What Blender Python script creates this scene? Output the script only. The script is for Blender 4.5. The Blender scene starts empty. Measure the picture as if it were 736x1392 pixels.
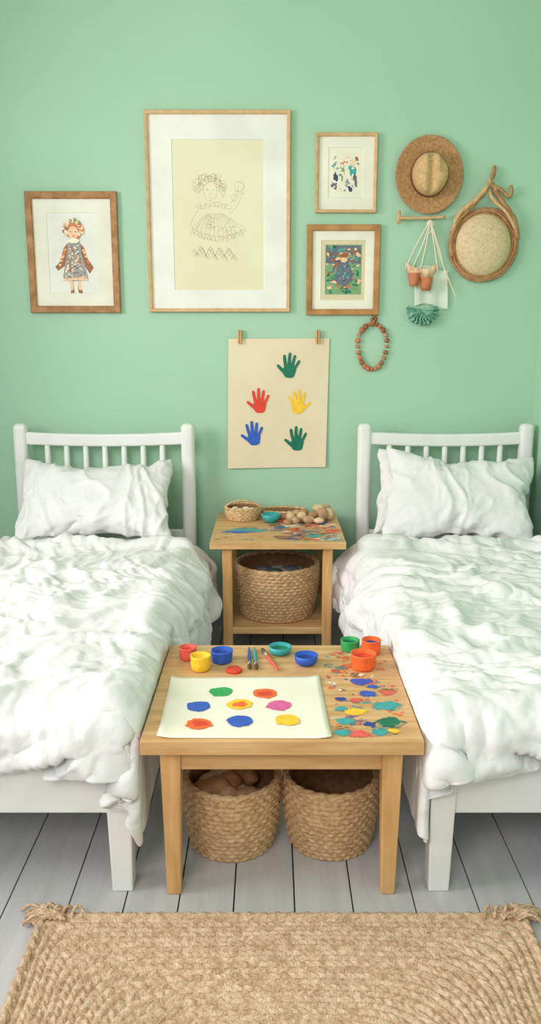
import bpy, bmesh, math, random, time
import numpy as np
from mathutils import Vector, Matrix, noise
random.seed(11)
T0 = time.time()
S = bpy.context.scene
COL = S.collection
S.view_settings.view_transform = 'Standard'
S.view_settings.look = 'None'

# ------------------------------------------------------------------ materials
def lin(c):
    out = []
    for v in c:
        v = v / 255.0
        out.append(v / 12.92 if v <= 0.04045 else ((v + 0.055) / 1.055) ** 2.4)
    return (out[0], out[1], out[2], 1.0)

def mat(name, c1, c2=None, rough=0.6, scale=6.0, stretch=(1, 1, 1), bump=0.0, bscale=60.0,
        bstretch=(1, 1, 1), spec=0.4, sheen=0.0, detail=4.0, lo=0.35, hi=0.65, metal=0.0, alpha=None):
    m = bpy.data.materials.new(name)
    m.use_nodes = True
    nt = m.node_tree
    b = nt.nodes['Principled BSDF']
    b.inputs['Roughness'].default_value = rough
    b.inputs['Specular IOR Level'].default_value = spec
    b.inputs['Metallic'].default_value = metal
    if sheen:
        b.inputs['Sheen Weight'].default_value = sheen
    tc = nt.nodes.new('ShaderNodeTexCoord')
    mp = nt.nodes.new('ShaderNodeMapping')
    mp.inputs['Scale'].default_value = stretch
    nt.links.new(tc.outputs['Object'], mp.inputs['Vector'])
    n = nt.nodes.new('ShaderNodeTexNoise')
    n.inputs['Scale'].default_value = scale
    n.inputs['Detail'].default_value = detail
    nt.links.new(mp.outputs['Vector'], n.inputs['Vector'])
    r = nt.nodes.new('ShaderNodeValToRGB')
    r.color_ramp.elements[0].position = lo
    r.color_ramp.elements[1].position = hi
    r.color_ramp.elements[0].color = lin(c1)
    if c2 is None:
        c2 = tuple(min(255, v * 1.04 + 2) for v in c1)
    r.color_ramp.elements[1].color = lin(c2)
    nt.links.new(n.outputs['Fac'], r.inputs['Fac'])
    nt.links.new(r.outputs['Color'], b.inputs['Base Color'])
    if alpha:
        # thin dry-brushed wash of paint: patchy coverage
        n3 = nt.nodes.new('ShaderNodeTexNoise')
        n3.inputs['Scale'].default_value = 70
        n3.inputs['Detail'].default_value = 6
        nt.links.new(tc.outputs['Object'], n3.inputs['Vector'])
        mr = nt.nodes.new('ShaderNodeMapRange')
        mr.inputs['From Min'].default_value = 0.35
        mr.inputs['From Max'].default_value = 0.65
        mr.inputs['To Min'].default_value = alpha[0]
        mr.inputs['To Max'].default_value = alpha[1]
        nt.links.new(n3.outputs['Fac'], mr.inputs['Value'])
        nt.links.new(mr.outputs['Result'], b.inputs['Alpha'])
    if bump:
        mp2 = nt.nodes.new('ShaderNodeMapping')
        mp2.inputs['Scale'].default_value = bstretch
        nt.links.new(tc.outputs['Object'], mp2.inputs['Vector'])
        n2 = nt.nodes.new('ShaderNodeTexNoise')
        n2.inputs['Scale'].default_value = bscale
        n2.inputs['Detail'].default_value = 5.0
        nt.links.new(mp2.outputs['Vector'], n2.inputs['Vector'])
        bp = nt.nodes.new('ShaderNodeBump')
        bp.inputs['Strength'].default_value = bump
        bp.inputs['Distance'].default_value = 0.01
        nt.links.new(n2.outputs['Fac'], bp.inputs['Height'])
        nt.links.new(bp.outputs['Normal'], b.inputs['Normal'])
    return m

M = {}
M['wall'] = mat('mint_wall_paint', (168, 205, 178), (173, 209, 183), rough=0.85, scale=1.5, bump=0.05, bscale=120, spec=0.2)
M['ceil'] = mat('ceiling_paint', (236, 234, 228), rough=0.9)
M['floor'] = mat('grey_painted_boards', (184, 182, 184), (195, 193, 195), rough=0.45, scale=5, stretch=(6, 0.5, 1), bump=0.12, bscale=30, bstretch=(8, 0.5, 1))
M['gap'] = mat('dark_floor_gap', (60, 60, 64), rough=0.9)
M['base'] = mat('baseboard_paint', (190, 190, 196), rough=0.5)
M['white'] = mat('white_bed_paint', (230, 229, 227), (236, 235, 233), rough=0.4, scale=10, bump=0.03, bscale=40)
M['linen'] = mat('white_linen', (224, 222, 223), (232, 230, 231), rough=0.95, scale=4, bump=0.5, bscale=22, spec=0.05)
M['mattress'] = mat('mattress_ticking', (228, 228, 226), rough=0.9)
M['woodx'] = mat('oak_grain_x', (198, 150, 98), (220, 178, 127), rough=0.45, scale=5, stretch=(1, 9, 9), bump=0.06, bscale=30, bstretch=(1, 10, 10))
M['woody'] = mat('oak_grain_y', (198, 152, 102), (222, 182, 132), rough=0.45, scale=5, stretch=(9, 1, 9), bump=0.06, bscale=30, bstretch=(10, 1, 10))
M['woodz'] = mat('oak_grain_z', (200, 150, 94), (222, 176, 120), rough=0.45, scale=5, stretch=(9, 9, 1), bump=0.06, bscale=30, bstretch=(10, 10, 1))
M['fr_light'] = mat('pale_oak_frame', (202, 162, 116), (218, 180, 136), rough=0.5, scale=12, stretch=(2, 2, 2), bump=0.08)
M['fr_mid'] = mat('warm_oak_frame', (152, 104, 60), (184, 134, 86), rough=0.5, scale=14, stretch=(2, 2, 2), bump=0.1)
M['fr_gold'] = mat('ochre_frame', (164, 112, 60), (192, 140, 82), rough=0.45, scale=14, bump=0.1)
M['matw'] = mat('mat_board_white', (230, 228, 221), rough=0.9)
M['matc'] = mat('mat_board_cream', (231, 226, 211), rough=0.9)
M['sheet'] = mat('aged_yellow_paper', (229, 221, 188), (234, 227, 198), rough=0.9, scale=3)
M['sheet2'] = mat('cream_paper', (232, 226, 206), rough=0.9)
M['sheet3'] = mat('beige_paper', (212, 196, 164), rough=0.9)
M['sketch'] = mat('faint_pencil', (168, 158, 130), rough=0.9)
M['poster'] = mat('kraft_cream_poster', (227, 209, 178), (234, 217, 188), rough=0.9, scale=4, bump=0.05, bscale=90)
M['paper'] = mat('drawing_paper', (236, 229, 212), (240, 234, 219), rough=0.85, scale=5, bump=0.05)
M['basket'] = mat('seagrass_weave', (180, 140, 98), (220, 184, 140), rough=0.75, scale=60, stretch=(1, 1, 2), bump=0.3, bscale=150)
M['basket2'] = mat('seagrass_weave_fine', (190, 152, 108), (222, 188, 144), rough=0.75, scale=70, bump=0.3, bscale=180)
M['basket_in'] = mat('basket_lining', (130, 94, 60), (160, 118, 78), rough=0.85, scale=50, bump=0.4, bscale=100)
M['jute'] = mat('jute_rope', (194, 158, 126), (230, 200, 170), rough=0.9, scale=55, bump=0.8, bscale=170, spec=0.1)
M['hatb'] = mat('brown_straw', (168, 120, 78), (196, 148, 102), rough=0.8, scale=80, bump=0.4, bscale=160)
M['hatl'] = mat('light_straw', (202, 160, 112), (220, 182, 134), rough=0.8, scale=80, bump=0.4, bscale=160)
M['hatn'] = mat('natural_straw', (214, 184, 142), (228, 204, 166), rough=0.8, scale=80, bump=0.5, bscale=140)
M['twig'] = mat('bent_twig', (162, 112, 74), (190, 142, 98), rough=0.7, scale=30, bump=0.4)
M['band'] = mat('hat_band', (112, 70, 42), rough=0.7)
M['cord'] = mat('cotton_cord', (230, 216, 194), rough=0.9)
M['terra'] = mat('terracotta', (188, 108, 72), (204, 128, 90), rough=0.7, scale=20)
M['net'] = mat('pale_net', (208, 218, 202), rough=0.9)
M['stone'] = mat('tan_wood_ball', (166, 126, 96), (204, 168, 136), rough=0.6, scale=20)
M['stoneb'] = mat('pale_wood_toy', (206, 172, 132), (226, 196, 158), rough=0.5, scale=20)
M['metal'] = mat('brush_ferrule', (190, 190, 190), rough=0.3, metal=0.9)
M['brushhair'] = mat('brush_hair', (96, 62, 40), rough=0.8)
PC = dict(red=(214, 60, 40), orange=(232, 100, 46), yellow=(242, 190, 50), blue=(42, 86, 184), dblue=(34, 62, 146),
          teal=(54, 156, 158), green=(28, 136, 90), dgreen=(6, 108, 82), pink=(214, 92, 152), coral=(222, 90, 80),
          lgreen=(46, 156, 84), skin=(232, 190, 156), brown=(150, 92, 56), hair=(196, 118, 62), grey=(150, 150, 148),
          slate=(96, 104, 118), peach=(238, 190, 150), navy=(50, 62, 96), sage=(120, 156, 112), cream=(238, 228, 206))
for k, v in PC.items():
    v2 = tuple(min(255, x * 1.06 + 4) for x in v)
    M[k] = mat('paint_' + k, v, v2, rough=0.45, scale=60, bump=0.12, bscale=120, spec=0.4)
    M['w_' + k] = mat('paint_wash_' + k, v, v2, rough=0.5, scale=60, spec=0.3, alpha=(0.0, 0.75))

# ------------------------------------------------------------------ helpers
def link(ob, parent=None, mats=None):
    COL.objects.link(ob)
    if mats is not None:
        for m in (mats if isinstance(mats, (list, tuple)) else [mats]):
            ob.data.materials.append(M[m] if isinstance(m, str) else m)
    if parent is not None:
        ob.parent = parent
        ob.matrix_parent_inverse = Matrix.Translation(-parent.location)
    return ob

def empty(name, loc):
    e = bpy.data.objects.new(name, None)
    e.empty_display_size = 0.05
    e.location = Vector(loc)
    COL.objects.link(e)
    return e

def mesh_obj(name, verts, faces, mats, parent=None, smooth=False, midx=None):
    me = bpy.data.meshes.new(name)
    me.from_pydata([tuple(v) for v in verts], [], [tuple(f) for f in faces])
    me.update()
    if smooth:
        me.polygons.foreach_set('use_smooth', [True] * len(me.polygons))
    ob = bpy.data.objects.new(name, me)
    link(ob, parent, mats)
    if midx is not None:
        me.polygons.foreach_set('material_index', midx)
    return ob

def bevel(ob, w, seg=2):
    m = ob.modifiers.new('bevel', 'BEVEL')
    m.width = w
    m.segments = seg
    m.limit_method = 'ANGLE'
    return ob

BF = [(0, 3, 2, 1), (4, 5, 6, 7), (0, 1, 5, 4), (1, 2, 6, 5), (2, 3, 7, 6), (3, 0, 4, 7)]
def boxv(x0, x1, y0, y1, z0, z1):
    return [(x0, y0, z0), (x1, y0, z0), (x1, y1, z0), (x0, y1, z0), (x0, y0, z1), (x1, y0, z1), (x1, y1, z1), (x0, y1, z1)]

def box(name, x0, x1, y0, y1, z0, z1, m, parent=None, bv=0.004, seg=2):
    ob = mesh_obj(name, boxv(x0, x1, y0, y1, z0, z1), BF, m, parent)
    if bv:
        bevel(ob, bv, seg)
    return ob

def taper_leg(name, cx, cy, z0, z1, wt, wb, m, parent, bv=0.004):
    v = []
    for z, w in ((z0, wb), (z1, wt)):
        h = w / 2
        v += [(cx - h, cy - h, z), (cx + h, cy - h, z), (cx + h, cy + h, z), (cx - h, cy + h, z)]
    return bevel(mesh_obj(name, v, BF, m, parent), bv)

def multibox(name, boxes, m, parent=None, bv=0.003):
    v, f = [], []
    for b in boxes:
        o = len(v)
        v += boxv(*b)
        f += [tuple(i + o for i in q) for q in BF]
    ob = mesh_obj(name, v, f, m, parent)
    if bv:
        bevel(ob, bv)
    return ob

def lathe(name, prof, c, m, parent=None, seg=48, wob=0.0, midx=None, smooth=True, sx=1.0, sy=1.0):
    v, f, mi = [], [], []
    ph = random.random() * 6
    for (r, z) in prof:
        for i in range(seg):
            a = 2 * math.pi * i / seg
            rr = r * (1 + wob * math.sin(3 * a + ph) + wob * 0.6 * math.sin(5 * a + ph * 2))
            v.append((c[0] + rr * math.cos(a) * sx, c[1] + rr * math.sin(a) * sy, c[2] + z))
    for j in range(len(prof) - 1):
        for i in range(seg):
            k = (i + 1) % seg
            f.append((j * seg + i, j * seg + k, (j + 1) * seg + k, (j + 1) * seg + i))
            mi.append(midx[j] if midx else 0)
    return mesh_obj(name, v, f, m, parent, smooth, mi)

def spath(pts, n=8, cyclic=False):
    pts = [Vector(p) for p in pts]
    out = []
    N = len(pts)
    rng = N if cyclic else N - 1
    for i in range(rng):
        if cyclic:
            p0, p1, p2, p3 = pts[(i - 1) % N], pts[i], pts[(i + 1) % N], pts[(i + 2) % N]
        else:
            p0, p1, p2, p3 = pts[max(i - 1, 0)], pts[i], pts[i + 1], pts[min(i + 2, N - 1)]
        for k in range(n):
            t = k / n
            out.append(0.5 * ((2 * p1) + (-p0 + p2) * t + (2 * p0 - 5 * p1 + 4 * p2 - p3) * t * t + (-p0 + 3 * p1 - 3 * p2 + p3) * t ** 3))
    if not cyclic:
        out.append(pts[-1])
    return out

def sweep_data(pts, rad, nv=8, cyclic=False, twist=None):
    pts = [Vector(p) for p in pts]
    n = len(pts)
    v, f = [], []
    ref = None
    s = 0.0
    for i, p in enumerate(pts):
        if cyclic:
            t = pts[(i + 1) % n] - pts[i - 1]
        else:
            t = pts[min(i + 1, n - 1)] - pts[max(i - 1, 0)]
        if t.length < 1e-9:
            t = Vector((0, 0, 1))
        t.normalize()
        if ref is None:
            ref = t.orthogonal().normalized()
        ref = (ref - t * ref.dot(t))
        ref.normalize()
        bi = t.cross(ref)
        if i > 0:
            s += (p - pts[i - 1]).length
        r = rad[i] if hasattr(rad, '__len__') else rad
        for k in range(nv):
            a = 2 * math.pi * k / nv
            rr = r
            if twist:
                rr = r * (1 + twist[2] * math.cos(twist[0] * a + 2 * math.pi * twist[1] * s))
            v.append(p + (ref * math.cos(a) + bi * math.sin(a)) * rr)
    m = n if cyclic else n - 1
    for i in range(m):
        j = (i + 1) % n
        for k in range(nv):
            l = (k + 1) % nv
            f.append((i * nv + k, i * nv + l, j * nv + l, j * nv + k))
    if not cyclic:
        f.append(tuple(range(nv))[::-1])
        f.append(tuple(range((n - 1) * nv, n * nv)))
    return v, f

def sweep(name, paths, rad, m, parent=None, nv=8, cyclic=False, twist=None):
    if not isinstance(paths[0], (list,)):
        paths = [paths]
    V, F = [], []
    for p in paths:
        v, f = sweep_data(p, rad, nv, cyclic, twist)
        o = len(V)
        V += v
        F += [tuple(i + o for i in q) for q in f]
    return mesh_obj(name, V, F, m, parent, True)

def spheres(name, items, mats, parent=None, seg=16):
    V, F, MI = [], [], []
    rings = seg // 2
    for c, r, mi in items:
        o = len(V)
        V.append((c[0], c[1], c[2] + r[2]))
        for j in range(1, rings):
            ph = math.pi * j / rings
            for i in range(seg):
                a = 2 * math.pi * i / seg
                V.append((c[0] + r[0] * math.sin(ph) * math.cos(a), c[1] + r[1] * math.sin(ph) * math.sin(a), c[2] + r[2] * math.cos(ph)))
        V.append((c[0], c[1], c[2] - r[2]))
        e = len(V) - 1
        for i in range(seg):
            k = (i + 1) % seg
            F.append((o, o + 1 + i, o + 1 + k)); MI.append(mi)
            F.append((e, e - seg + k, e - seg + i)); MI.append(mi)
            for j in range(rings - 2):
                a0 = o + 1 + j * seg
                F.append((a0 + i, a0 + seg + i, a0 + seg + k, a0 + k)); MI.append(mi)
    return mesh_obj(name, V, F, mats, parent, True, MI)

class Flat:
    """flat painted shapes on a wall sheet ('w': x,z at depth y) or on a table top ('t': x,y at height z)"""
    def __init__(self, mode, level, step=0.0003):
        self.mode, self.level, self.step = mode, level, step
        self.V, self.F, self.MI, self.mats, self.n = [], [], [], [], 0
    def _p(self, a, b, l):
        return (a, l, b) if self.mode == 'w' else (a, b, l)
    def poly(self, pts, m):
        if m not in self.mats:
            self.mats.append(m)
        l = self.level - self.step * self.n if self.mode == 'w' else self.level + self.step * self.n
        self.n += 1
        o = len(self.V)
        cx = sum(p[0] for p in pts) / len(pts)
        cz = sum(p[1] for p in pts) / len(pts)
        self.V.append(self._p(cx, cz, l))
        for p in pts:
            self.V.append(self._p(p[0], p[1], l))
        N = len(pts)
        for i in range(N):
            self.F.append((o, o + 1 + i, o + 1 + (i + 1) % N))
            self.MI.append(self.mats.index(m))
    def blob(self, cx, cz, rx, rz, m, rough=0.12, n=28, rot=0):
        pts = []
        sd = random.random() * 100
        for i in range(n):
            a = 2 * math.pi * i / n
            k = 1 + rough * (noise.noise(Vector((math.cos(a) * 0.9 + sd, math.sin(a) * 0.9, 0))) * 2 + 0.5 * noise.noise(Vector((math.cos(a) * 2.5 + sd, math.sin(a) * 2.5, 3))))
            x, z = rx * k * math.cos(a), rz * k * math.sin(a)
            pts.append((cx + x * math.cos(rot) - z * math.sin(rot), cz + x * math.sin(rot) + z * math.cos(rot)))
        self.poly(pts, m)
    def capsule(self, p, q, r1, r2, m):
        p, q = Vector(p), Vector(q)
        d = (q - p).normalized()
        a0 = math.atan2(d.y, d.x)
        pts = []
        for i in range(9):
            a = a0 + math.pi / 2 + math.pi * i / 8
            pts.append((p.x + r1 * math.cos(a), p.y + r1 * math.sin(a)))
        for i in range(9):
            a = a0 - math.pi / 2 + math.pi * i / 8
            pts.append((q.x + r2 * math.cos(a), q.y + r2 * math.sin(a)))
        self.poly(pts, m)
    def stroke(self, pts, w, m):
        pts = spath([(p[0], p[1], 0) for p in pts], 6)
        if m not in self.mats:
            self.mats.append(m)
        o = len(self.V)
        l = self.level - self.step * self.n if self.mode == 'w' else self.level + self.step * self.n
        for i, p in enumerate(pts):
            t = pts[min(i + 1, len(pts) - 1)] - pts[max(i - 1, 0)]
            t.normalize()
            nx, ny = -t.y * w / 2, t.x * w / 2
            self.V.append(self._p(p.x + nx, p.y + ny, l))
            self.V.append(self._p(p.x - nx, p.y - ny, l))
        for i in range(len(pts) - 1):
            self.F.append((o + 2 * i, o + 2 * i + 1, o + 2 * i + 3, o + 2 * i + 2))
            self.MI.append(self.mats.index(m))
    def build(self, name, parent):
        return mesh_obj(name, self.V, self.F, [M[k] for k in self.mats], parent, False, self.MI)

# ------------------------------------------------------------------ room shell
XL, XR, YB, ZC = -1.9, 1.215, 3.90, 3.05
mesh_obj('wall_back', boxv(XL - 0.1, XR + 0.1, YB, YB + 0.1, 0, ZC), BF, 'wall')
mesh_obj('wall_right', boxv(XR, XR + 0.1, -0.6, YB, 0, ZC), BF, 'wall')
WY0, WY1, WZ0, WZ1 = 0.7, 2.9, 0.85, 2.6
multibox('wall_left', [(XL - 0.1, XL, -0.6, WY0, 0, ZC), (XL - 0.1, XL, WY1, YB, 0, ZC),
                       (XL - 0.1, XL, WY0, WY1, 0, WZ0), (XL - 0.1, XL, WY0, WY1, WZ1, ZC)], 'wall', bv=0)
multibox('added_window_1', [(XL - 0.08, XL + 0.02, WY0, WY0 + 0.06, WZ0, WZ1), (XL - 0.08, XL + 0.02, WY1 - 0.06, WY1, WZ0, WZ1),  # unseen window added to let light in from the left
                      (XL - 0.08, XL + 0.02, WY0, WY1, WZ0, WZ0 + 0.06), (XL - 0.08, XL + 0.02, WY0, WY1, WZ1 - 0.06, WZ1),
                      (XL - 0.06, XL - 0.02, 1.78, 1.82, WZ0, WZ1), (XL - 0.06, XL - 0.02, WY0, WY1, 1.70, 1.74)], 'white')
mesh_obj('ceiling', boxv(XL - 0.1, XR + 0.1, -0.6, YB + 0.1, ZC, ZC + 0.1), BF, 'ceil')
lines = [XL]
for x in (-1.75, -1.6, -1.44, -1.28, -1.13, -0.97, -0.817, -0.66, -0.504, -0.365, -0.23, -0.092, 0.06, 0.205, 0.36, 0.517, 0.658, 0.81, 0.96, 1.11, XR):
    lines.append(x)
V, F, MI = [], [], []
for i in range(len(lines) - 1):
    o = len(V)
    V += boxv(lines[i] + 0.002, lines[i + 1] - 0.002, -0.6, YB, -0.02, 0.0)
    F += [tuple(k + o for k in q) for q in BF]
    MI += [0] * 6
o = len(V)
V += boxv(XL - 0.1, XR + 0.1, -0.6, YB + 0.1, -0.08, -0.012)
F += [tuple(k + o for k in q) for q in BF]
MI += [1] * 6
mesh_obj('floor', V, F, ['floor', 'gap'], None, False, MI)
multibox('baseboard_back', [(XL, XR, YB - 0.018, YB, 0, 0.165), (XL, XR, YB - 0.012, YB, 0.165, 0.19)], 'base')
multibox('baseboard_right', [(XR - 0.018, XR, -0.6, YB - 0.018, 0, 0.165), (XR - 0.012, XR, -0.6, YB - 0.018, 0.165, 0.19)], 'base')
multibox('baseboard_left', [(XL, XL + 0.018, -0.6, YB - 0.018, 0, 0.165), (XL, XL + 0.012, -0.6, YB - 0.018, 0.165, 0.19)], 'base')

# ------------------------------------------------------------------ beds
def make_bed(x0, x1):
    e = empty('single_bed', ((x0 + x1) / 2, 2.85, 0))
    yh = 3.80
    pw = 0.062
    for n, xa in (('headboard_post_1', x0), ('headboard_post_2', x1 - pw)):
        box(n, xa, xa + pw, yh - 0.03, yh + 0.03, 0, 0.992, 'white', e, 0.022, 4)
    V, F = [], []
    n = 16
    for i in range(n + 1):
        u = -1 + 2 * i / n
        x = x0 + pw * 0.8 + (x1 - x0 - 1.6 * pw) * i / n
        zc = 0.916 + 0.010 * u * u
        V += [(x, yh - 0.017, zc - 0.028), (x, yh + 0.017, zc - 0.028), (x, yh + 0.017, zc + 0.028), (x, yh - 0.017, zc + 0.028)]
    for i in range(n):
        a, b = i * 4, i * 4 + 4
        for k in range(4):
            l = (k + 1) % 4
            F.append((a + k, a + l, b + l, b + k))
    F += [(3, 2, 1, 0), (n * 4, n * 4 + 1, n * 4 + 2, n * 4 + 3)]
    bevel(mesh_obj('top_rail', V, F, 'white', e), 0.008, 3)
    box('lower_rail', x0 + pw * 0.8, x1 - pw * 0.8, yh - 0.015, yh + 0.015, 0.44, 0.50, 'white', e, 0.006)
    ns = 7
    for i in range(ns):
        xs = x0 + pw + (x1 - x0 - 2 * pw) * (i + 1) / (ns + 1)
        prof = [(0.0005, 0.49), (0.0125, 0.491), (0.0125, 0.6), (0.014, 0.75), (0.0125, 0.895), (0.0005, 0.9)]
        lathe('spindle_%d' % (i + 1), prof, (xs, yh, 0), 'white', e, 14)
    box('side_rail_1', x0 + 0.008, x0 + 0.036, 1.93, yh, 0.225, 0.35, 'white', e)
    box('side_rail_2', x1 - 0.036, x1 - 0.008, 1.93, yh, 0.225, 0.35, 'white', e)
    box('foot_rail', x0 + 0.03, x1 - 0.03, 1.905, 1.935, 0.215, 0.36, 'white', e)
    taper_leg('foot_leg_1', x0 + 0.034, 1.92, 0, 0.37, 0.068, 0.052, 'white', e)
    taper_leg('foot_leg_2', x1 - 0.034, 1.92, 0, 0.37, 0.068, 0.052, 'white', e)
    box('slat_base', x0 + 0.03, x1 - 0.03, 1.93, yh - 0.03, 0.30, 0.33, 'white', e)
    box('mattress', x0 + 0.02, x1 - 0.02, 1.93, 3.76, 0.33, 0.48, 'mattress', e, 0.04, 4)
    return e

LB = (-1.165, -0.344)
RB = (0.396, 1.192)
make_bed(*LB)
make_bed(*RB)

# ------------------------------------------------------------------ cloth simulated bedding
tmp = []
def collider(name, b, out=0.006):
    v = boxv(*b)
    me = bpy.data.meshes.new(name)
    me.from_pydata(v, [], BF)
    ob = bpy.data.objects.new(name, me)
    COL.objects.link(ob)
    bm = bmesh.new(); bm.from_mesh(me)
    bmesh.ops.bevel(bm, geom=bm.edges[:], offset=0.03, segments=4, affect='EDGES')
    bm.to_mesh(me); bm.free()
    ob.modifiers.new('col', 'COLLISION')
    ob.collision.thickness_outer = out
    ob.collision.cloth_friction = 60
    ob.collision.damping = 0.5
    tmp.append(ob)
YF = 1.895
collider('c1', (LB[0] + 0.004, LB[1] - 0.006, YF, 3.76, 0.02, 0.485))
collider('c2', (RB[0] + 0.006, RB[1], YF, 3.76, 0.02, 0.485))

def make_duvet(x0, x1, ox0, ox1, y1, oy, seed, pin_x=None):
    """x0,x1: bed sides ; ox0, ox1 overhang at each side ; oy overhang at the foot"""
    dx = 0.0145
    nx, ny = int((x1 - x0 + ox0 + ox1) / dx), int((y1 - YF + oy) / dx)
    V, F = [], []
    for j in range(ny + 1):
        for i in range(nx + 1):
            x = x0 - ox0 + (x1 - x0 + ox0 + ox1) * i / nx
            y = YF - oy + (y1 - YF + oy) * j / ny
            nz = 0.05 * noise.noise(Vector((x * 3.5 + seed, y * 3.5, 0))) + 0.025 * noise.noise(Vector((x * 8, y * 8 + seed, 2)))
            dxo = (x - x1) if x > x1 else ((x - x0) if x < x0 else 0.0)
            dyo = (y - YF) if y < YF else 0.0
            d = math.hypot(dxo, dyo)
            z = 0.53 + nz
            if d > 0:
                ux, uy = dxo / d, dyo / d
                out = min(d, 0.02) + 0.10 * max(0, d - 0.02)
                cx = min(max(x, x0), x1); cy = max(y, YF)
                x = cx + ux * (out + 0.4 * nz * min(1, d * 8)); y = cy + uy * (out + 0.4 * nz * min(1, d * 8))
                z = 0.53 - max(0, d - 0.012) * 0.98 + nz * max(0, 1 - d * 12)
            V.append((x, y, z))
    for j in range(ny):
        for i in range(nx):
            a = j * (nx + 1) + i
            F.append((a, a + 1, a + nx + 2, a + nx + 1))
    ob = mesh_obj('duvet', V, F, 'linen', None, True)
    c = ob.modifiers.new('Cloth', 'CLOTH')
    s = c.settings
    s.quality = 7
    s.mass = 0.22
    s.tension_stiffness = 12
    s.compression_stiffness = 12
    s.shear_stiffness = 4
    s.bending_stiffness = 0.6
    s.air_damping = 2.0
    s.shrink_min = -0.13
    c.collision_settings.distance_min = 0.008
    c.collision_settings.collision_quality = 3
    c.collision_settings.use_self_collision = False
    if pin_x:
        vg = ob.vertex_groups.new(name='pin')
        vg.add([i for i, v in enumerate(V) if pin_x(v)], 1.0, 'REPLACE')
        s.vertex_group_mass = 'pin'
    return ob

def make_pillow(w, h, seed):
    nx, ny = 38, 28
    V, F = [], []
    idx = {}
    for s in (1, -1):
        for j in range(ny + 1):
            for i in range(nx + 1):
                x = -w / 2 + w * i / nx
                y = -h / 2 + h * j / ny
                edge = i in (0, nx) or j in (0, ny)
                if edge and s == -1:
                    idx[(s, i, j)] = idx[(1, i, j)]
                    continue
                z = 0.0 if edge else s * (0.012 + 0.006 * noise.noise(Vector((x * 14 + seed * 7, y * 14, s))))
                idx[(s, i, j)] = len(V)
                V.append((x, y, z + 6 + seed))
    for s in (1, -1):
        for j in range(ny):
            for i in range(nx):
                q = (idx[(s, i, j)], idx[(s, i + 1, j)], idx[(s, i + 1, j + 1)], idx[(s, i, j + 1)])
                F.append(q if s == 1 else q[::-1])
    ob = mesh_obj('pillow', V, F, 'linen', None, True)
    c = ob.modifiers.new('Cloth', 'CLOTH')
    s = c.settings
    s.quality = 6
    s.mass = 0.3
    s.tension_stiffness = 25
    s.compression_stiffness = 25
    s.shear_stiffness = 10
    s.bending_stiffness = 0.05
    s.air_damping = 4.0
    s.shrink_min = -0.05
    s.use_pressure = True
    s.uniform_pressure_force = 3.5
    s.effector_weights.gravity = 0.0
    c.collision_settings.use_collision = False
    return ob

duvL = make_duvet(LB[0], LB[1], 0.20, 0.215, 3.42, 0.048, 3.3)
duvR = make_duvet(RB[0], RB[1], 0.215, -0.005, 3.42, 0.048, 8.1, pin_x=lambda v: v[0] > RB[1] - 0.02 and v[1] > 1.95)
pilL = make_pillow(0.68, 0.46, 0.0)
pilR = make_pillow(0.68, 0.48, 1.0)
pilR2 = make_pillow(0.66, 0.46, 2.0)
sims = [duvL, duvR, pilL, pilR, pilR2]
S.frame_start = 1
S.frame_end = 60
for fr in range(1, 46):
    S.frame_set(fr)
dg = bpy.context.evaluated_depsgraph_get()
res = []
for ob in sims:
    me = bpy.data.meshes.new_from_object(ob.evaluated_get(dg))
    res.append(me)
for ob, me in zip(sims, res):
    ob.modifiers.clear()
    ob.vertex_groups.clear()
    ob.data = me
for ob in tmp:
    bpy.data.objects.remove(ob)
S.frame_set(1)
for ob in sims:
    a = np.array([v.co[:] for v in ob.data.vertices])
    print('SIM', ob.name, a.min(0), a.max(0), 'nan', np.isnan(a).any())
print('sim time', time.time() - T0)

def ridged(p):
    return 1 - abs(noise.noise(p)) * 2.2
def sm(a, b, x):
    t = min(1, max(0, (x - a) / (b - a)))
    return t * t * (3 - 2 * t)

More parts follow.
